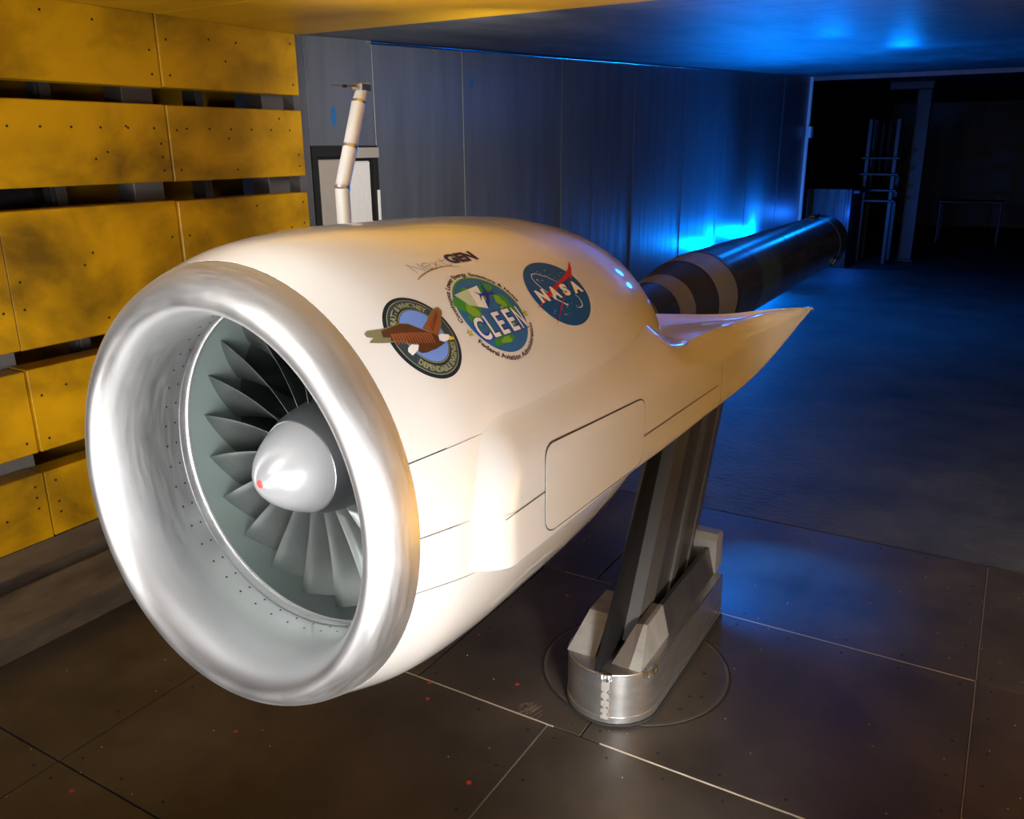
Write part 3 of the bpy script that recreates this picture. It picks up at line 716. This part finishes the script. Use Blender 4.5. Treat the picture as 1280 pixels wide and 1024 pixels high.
# globe emblem
em = lay('globe_emblem', [ell(.2785, .2900, .0820, .0735)], M['ink_globe'], eng, O1); em['label'] = 'blue and green globe emblem with lettering around it'
lay('rim_line', ring(.2785, .29, .0820, .0735, .0035, 64, -20, 140), M['ink_green'], em, O2)
def blob(cx, cy, r, seed, sx=1, sy=1, n_=22):
    rd = random.Random(seed); ph = [rd.uniform(0, 6.28) for _ in range(4)]
    out = []
    for k in range(n_):
        t = 2*pi*k/n_; q = r*(1+.22*sin(2*t+ph[0])+.16*sin(3*t+ph[1])+.10*sin(5*t+ph[2])); out.append((cx+q*sx*cos(t), cy+q*sy*sin(t)))
    return out
[lay('land', [P_], M['ink_green'], em, O2) for P_ in [blob(.235, .318, .026, 1, 1, 1.1), blob(.300, .330, .020, 2, 1.3, .7), blob(.222, .285, .014, 8, .8, 1), blob(.330, .296, .016, 5, 1, 1.2), blob(.262, .243, .018, 3, 1.3, .7), blob(.242, .262, .010, 6)]]
[lay('land_highlight', [P_], M['ink_lime'], em, O3) for P_ in [blob(.231, .300, .012, 11, 1, 1.3), blob(.318, .305, .010, 12, 1, 1.3), blob(.309, .290, .006, 15), blob(.267, .239, .010, 13, 1.2, .7), blob(.281, .318, .007, 14), blob(.310, .262, .006, 17)]]
lay('contrail', [[(.2917, .3429), (.2716, .2972), (.2327, .3109), (.2178, .3361), (.252, .3395)]], M['ink_pale'], em, O4)
lay('contrail', [[(.2917, .3429), (.2716, .2972), (.250, .3045), (.2600, .3385)]], M['ink_white'], em, O5)
lay('airplane', stroke([(.3192, .3202), (.312, .3215), (.275, .3245)], [.001, .0052, .0035])+stroke([(.3071, .3457), (.297, .3235)], [.0016, .0085])+stroke([(.297, .3225), (.2748, .2986)], [.0085, .0016])+stroke([(.279, .3245), (.2700, .3320)], [.004, .001])+stroke([(.279, .3240), (.2689, .3138)], [.004, .001]), M['ink_plane'], em, .0019)
for nm, mm, off, b in (('lettering_edge', 'ink_plane', O4, .055), ('lettering', 'ink_white', O5, .018)):
    e_ = .0016 if b > .03 else 0
    for ch, x0, x1 in (('C', .207, .2345), ('L', .240, .258), ('E', .2665, .288), ('E', .2985, .321), ('N', .329, .3475)):
        text_box(nm, ch, x0-e_, x1+e_, .2475-e_, .2885+e_, M[mm], em, off, b)
text_arc('lettering', 'Continuous Lower Energy, Emissions & Noise', .2785, .29, .0865, .0775, .0085, 182, 4, M['ink_maroon'], em, O1, .028)
text_arc('lettering', 'Federal Aviation Administration', .2785, .29, .0945, .0865, .0085, 207, 334, M['ink_maroon'], em, O1, .028, True)
for cx, cy in ((.1893, .2685), (.366, .2716)):
    for rr, mm, off in ((.0075, 'ink_maroon', O1), (.0055, 'ink_star', O2)):
        P = [(cx+(rr if k % 2 == 0 else rr*.42)*sin(pi*k/5), cy+(rr if k % 2 == 0 else rr*.42)*cos(pi*k/5)) for k in range(10)]
        lay('star_outline' if rr > .007 else 'star', [P], M[mm], em, off)
# round blue emblem
em = lay('round_emblem', [ell(.5243, .2925, .1035, .0728)], M['ink_meat'], eng, O1); em['label'] = 'round blue emblem with white letters and a red swoosh'
orb = [(.5476,.309),(.5182,.3284),(.4935,.3401),(.4768,.3405),(.4679,.3320),(.4665,.3220),(.4713,.3079),(.4801,.2945),(.4897,.2806),(.5067,.2692),(.5195,.2617)]
lay('orbit', stroke(orb, [.0008, .0012, .0016, .0018, .0018, .002, .0022, .0022, .0024, .0026, .0030]), M['ink_white'], em, O2)
lay('orbit', stroke([(.5725,.2774),(.5784,.2700),(.5784,.2620),(.5736,.2535),(.5660,.2508),(.5595,.2500),(.546,.2528)], [.0018, .002, .0022, .0022, .002, .0016, .0008]), M['ink_white'], em, O2)
lay('swoosh', [[(.4098,.2719),(.4326,.2792),(.4509,.2862),(.476,.2950),(.517,.3051),(.5886,.3229),(.6249,.3352),(.6624,.3543),(.6463,.3379),(.6102,.3184),(.5983,.3160),(.5476,.3060),(.5157,.2961),(.4722,.2856),(.4250,.2751)]], M['ink_red'], em, O3)
for ch, x0, x1, b in (('N', .4375, .4700, .06), ('A', .4840, .5185, .06), ('S', .5325, .5600, .06), ('A', .5755, .6150, .06)):
    text_box('lettering', ch, x0, x1, .2790, .3060, M['ink_white'], em, O4, b)
lay('swoosh', [[(.6463,.3379),(.6102,.3154),(.5702,.2989),(.528,.2809),(.4893,.2642),(.435,.231),(.4340,.2305),(.4847,.2619),(.5201,.2763),(.5634,.2958),(.6000,.3134)]], M['ink_red'], em, O5)
rd = random.Random(4)
lay('stars', [ell(*p, rd.uniform(.0007, .0014), rd.uniform(.0007, .0014), 6) for p in [(.5243+.09*rd.uniform(-1, 1)*.8, .2925+.06*rd.choice((-1, 1))*rd.uniform(.45, .85)) for _ in range(34)]], M['ink_white'], em, O2)['kind'] = 'stuff'
# small word mark
em = lay('word_mark', stroke([(.1760,.3813),(.1870,.3860),(.1996,.3898),(.2170,.3932),(.2345,.3955),(.2500,.3968),(.266,.3968),(.2840,.3940),(.3015,.3889)], [.0006, .0016, .002, .0024, .0024, .002, .0016, .001, .0004]), M['ink_swoosh'], eng, O1); em['label'] = 'thin and bold lettering over a curved underline'
lay('lettering', stroke([(.1906,.3946),(.1890,.4173),(.2127,.3956),(.2126,.4174)], .0010)
    + stroke([(.2180,.4040),(.2375,.4045),(.2360,.4110),(.2270,.4130),(.2180,.4080),(.2190,.4000),(.2290,.3968),(.2370,.3990)], .0010)
    + stroke([(.2430,.4110),(.2600,.3975)], .0010)+stroke([(.2600,.4110),(.2430,.3975)], .0010)
    + stroke([(.2740,.4180),(.2730,.4000),(.2820,.3970),(.2900,.3975)], .0010)+stroke([(.2660,.4105),(.2830,.4108)], .0010), M['ink_thin'], em, O2)
text_box('lettering', 'GEN', .2900, .3760, .3985, .4245, M['ink_violet'], em, O2, .055)

# ================================================================== DRIVE RIG
rig = empty('drive_rig', AX); tag(rig, 'long dark metal cylinder with steel bands running back from the engine', 'test rig')
def rg(nm, prof, m, autos=30): return rev(nm, prof, m, rig, 96, autos=autos)
rg('nose_cone', [(1.2, .080), (1.35, .084), (1.50, .092), (1.62, .099)], M['rigband'])
rg('nose_ring', [(1.62, .0995), (1.70, .105), (1.78, .110)], M['rig'])
rg('nose_ring', [(1.78, .1105), (1.85, .118), (1.90, .124)], M['rigband'])
rg('dark_ring', [(1.90, .1235), (1.98, .137), (2.08, .1495)], M['rigdark'])
rg('steel_band', [(2.08, .151), (2.16, .158), (2.28, .1640)], M['rigband'])
rg('band_edge', [(2.28, .1655), (2.315, .1655)], M['rigdark'])
rg('front_barrel', [(2.315, .1643), (2.66, .1645)], M['rig'])
rg('teal_band', [(2.66, .1650), (3.02, .1650)], M['teal'])
rg('rear_barrel', [(3.02, .1643), (4.55, .1643)], M['rig'])
rg('end_ring', [(4.55, .1655), (4.60, .1655), (4.605, .1643)], M['rigband'])
rg('end_barrel', [(4.60, .1643), (4.86, .1643), (4.90, .160), (4.905, .150), (4.90, .0)], M['rig'])
for s_ in (3.35, 3.62, 3.95): rg('joint_ring', [(s_, .1648), (s_+.008, .1648)], M['rigdark'])
for a in (0, 120, 240):
    box('end_bracket', (4.50, 4.66, -.02, .02, .164, .182), M['rig'], rig, .004).rotation_euler = (R_(a), 0, 0)

# ================================================================== STRUT
st = empty('support_strut', loc=(2.6, .985, 0)); tag(st, 'grey swept support strut with black leading plate on a rounded metal foot', 'strut')
LX, LY = 2.6, .985
def swept(name, plan, z0, z1, dx0, dx1, m, autos=25, scale=1):
    """plan (x,y) world coords at z0, shifted aft with height"""
    n_ = len(plan); vs = [(x-LX+dx0, y-LY, z0) for x, y in plan]+[(LX*0+(x-LX)+dx1, y-LY, z1) for x, y in plan]
    fs = [tuple(range(n_)), tuple(range(n_, 2*n_))]+[(i, (i+1) % n_, n_+(i+1) % n_, n_+i) for i in range(n_)]
    return mk(name, vs, fs, m, st, autos=autos)
SW = .52   # sweep per metre
Z0, Z1 = .22, 1.115
D = SW*(Z1-Z0)
def col(name, plan, m): return swept(name, plan, Z0, Z1, -.06, -.06+D, m)
col('front_facet', [(2.44, .932), (2.56, .926), (2.56, 1.044), (2.44, 1.038)], M['strutlight'])
col('side_panel', [(2.56, .932), (2.72, .932), (2.72, 1.038), (2.56, 1.038)], M['strut'])
col('rib', [(2.72, .922), (2.77, .922), (2.77, 1.048), (2.72, 1.048)], M['strutlight'])
col('side_panel', [(2.77, .932), (2.92, .932), (2.92, 1.038), (2.77, 1.038)], M['strut'])
col('rib', [(2.92, .926), (2.96, .930), (2.96, 1.04), (2.92, 1.044)], M['strutlight'])
col('tail_panel', [(2.96, .932), (3.14, .968), (3.20, .983), (3.20, .987), (3.14, 1.002), (2.96, 1.038)], M['strut'])
# black plate
prism('leading_plate', [(2.19-LX, .205), (2.49-LX, .205), (2.97-LX, 1.10), (2.79-LX, 1.10)], 'y', -.009, .009, M['blackplate'], st, .002)
prism('plate_cap', [(2.50-LX, .30), (2.53-LX, .30), (2.93-LX, 1.0), (2.89-LX, 1.0)], 'y', -.03, .03, M['blackplate'], st, .002)
# skirt
def stad(x0, x1, yc, r, n_=20):
    P = []
    for k in range(n_+1):
        t = pi/2+pi*k/n_; P.append((x0+r+r*cos(t), yc+r*sin(t)))
    P += [(x1, yc-r), (x1, yc+r)]
    return P
sk = stad(2.19, 3.06, .988, .161)
sk = [(x-LX, y-LY) for x, y in sk]
prism('foot_skirt', sk, 'z', .012, .20, M['alu'], st, .003, autos=20)['label'] = 'rounded aluminium skirt around the strut foot'
prism('skirt_seal', [(x*1.005, y*1.04) for x, y in sk], 'z', .0045, .014, M['dark'], st)
prism('skirt_band', [(x*1.003, y*1.012) for x, y in stad(2.19-LX, 3.06-LX, .988-LY, .161)], 'z', .018, .040, M['alu'], st, .001, autos=20)
def skirtpt(t, z, r=.162): return Vector((2.19+.161+r*cos(t)-LX, .988+r*sin(t)-LY, z))
vs = []; fs = []
for i in range(7):
    t = R_(188+i*1.6)
    vs += [skirtpt(t, .03, .1625), skirtpt(t, .195, .1625)]
    if i: a = 2*i; fs.append((a-2, a-1, a+1, a))
mk('splice_plate', vs, fs, M['wedge'], st)
for z in (.05, .075, .105, .135, .18):
    for t in (189.5, 196.5):
        c = skirtpt(R_(t), z, .163); o = tube('rivet', [c, c+Vector((cos(R_(t)), sin(R_(t)), 0))*.003], [.0055, .003], M['alu'], st, 10)
# tape bits at the skirt rim
M['tape'] = mat('silver_tape', (.75, .75, .76), .2, 1); bump(M['tape'], (1, 1, 1), 60, .8, .01)
def tape(t0, t1):
    vs = []; fs = []; n_ = 10
    for i in range(n_+1):
        t = R_(t0+(t1-t0)*i/n_)
        for r, z in ((.150, .2025), (.164+random.uniform(0, .002), .203), (.1655+random.uniform(0, .003), .200-random.uniform(.012, .03))): vs.append(skirtpt(t, z, r))
        if i: a = 3*i; fs += [(a-3, a-2, a+1, a), (a-2, a-1, a+2, a+1)]
    mk('tape_strip', vs, fs, M['tape'], st)
tape(186, 200); tape(238, 262)
# wedge blocks
def hexa(name, pts, m, bev=.0015):
    vs = [Vector((x-LX, y-LY, z)) for x, y, z in pts]
    o = mk(name, vs, [(0, 1, 2, 3), (4, 5, 6, 7), (0, 1, 5, 4), (1, 2, 6, 5), (2, 3, 7, 6), (3, 0, 4, 7)], m, st); 
    return o
# near side: outer light sloping facet + inner facet, then long block
def block(sgn, yo, yi, ytop_o, m1, m2):
    # sloping nose
    hexa('wedge_nose', [(2.262, yo, .20), (2.262, yi, .20), (2.52, yi, .20), (2.52, yo, .20), (2.38, ytop_o, .305), (2.38, yi, .305), (2.52, yi, .312), (2.52, ytop_o, .312)], m1)
    hexa('wedge_block', [(2.52, yo, .20), (2.52, yi, .20), (3.04, yi, .20), (3.04, yo, .20), (2.52, ytop_o, .312), (2.52, yi, .312), (3.04, yi, .312), (3.04, ytop_o, .312)], m2)
block(-1, .858, .900, .885, M['wedge'], M['strut'])
block(1, 1.128, 1.025, 1.10, M['wedge'], M['strut'])
hexa('wedge_inner', [(2.262, .900, .20), (2.262, .962, .20), (2.52, .935, .20), (2.52, .900, .20), (2.38, .900, .305), (2.38, .925, .300), (2.52, .925, .31), (2.52, .900, .31)], M['rigband'])
prism('rear_block', [(3.03-LX, .20), (3.12-LX, .20), (3.12-LX, .345), (3.105-LX, .365), (3.05-LX, .365), (3.03-LX, .345)], 'y', -.13, .13, M['wedge'], st, .003)

# ================================================================== PROBE MAST
ms = empty('probe_mast', loc=(2.815, 2.5, 0)); tag(ms, 'white jointed probe mast standing between engine and far wall', 'probe')
def mp(p): return (p[0]-2.815, p[1]-2.5, p[2])
box('base_plate', (-.12, .12, -.12, .12, .0, .02), M['wedge'], ms, .003)
tube('segment', [(0, 0, .02), mp((2.822, 2.5, 1.685))], .031, M['mast'], ms, 24)
tube('joint_ring', [mp((2.8225, 2.5, 1.682)), mp((2.8265, 2.5, 1.694))], .0335, M['alu'], ms, 24)
tube('segment', [mp((2.824, 2.5, 1.693)), mp((2.887, 2.5, 1.848))], .031, M['mast'], ms, 24)
tube('joint_ring', [mp((2.886, 2.5, 1.846)), mp((2.891, 2.5, 1.858))], .0335, M['alu'], ms, 24)
tube('segment', [mp((2.889, 2.5, 1.855)), mp((2.960, 2.5, 2.030))], .030, M['mast'], ms, 24)
tube('joint_ring', [mp((2.959, 2.5, 2.028)), mp((2.963, 2.5, 2.038))], .031, M['alu'], ms, 24)
tube('tip_segment', [mp((2.963, 2.5, 2.037)), mp((2.985, 2.5, 2.085))], [.028, .024], M['mast'], ms, 24)
box('tip_block', (.135, .205, -.028, .028, 2.080, 2.112), M['alu'], ms, .006)
tube('probe_needle', [mp((2.95, 2.5, 2.098)), mp((2.87, 2.5, 2.094)), mp((2.80, 2.5, 2.094))], [.005, .003, .002], M['post'], ms, 8)
tube('probe_tip', [mp((2.885, 2.5, 2.094)), mp((2.865, 2.5, 2.094))], .006, M['dark'], ms, 8)
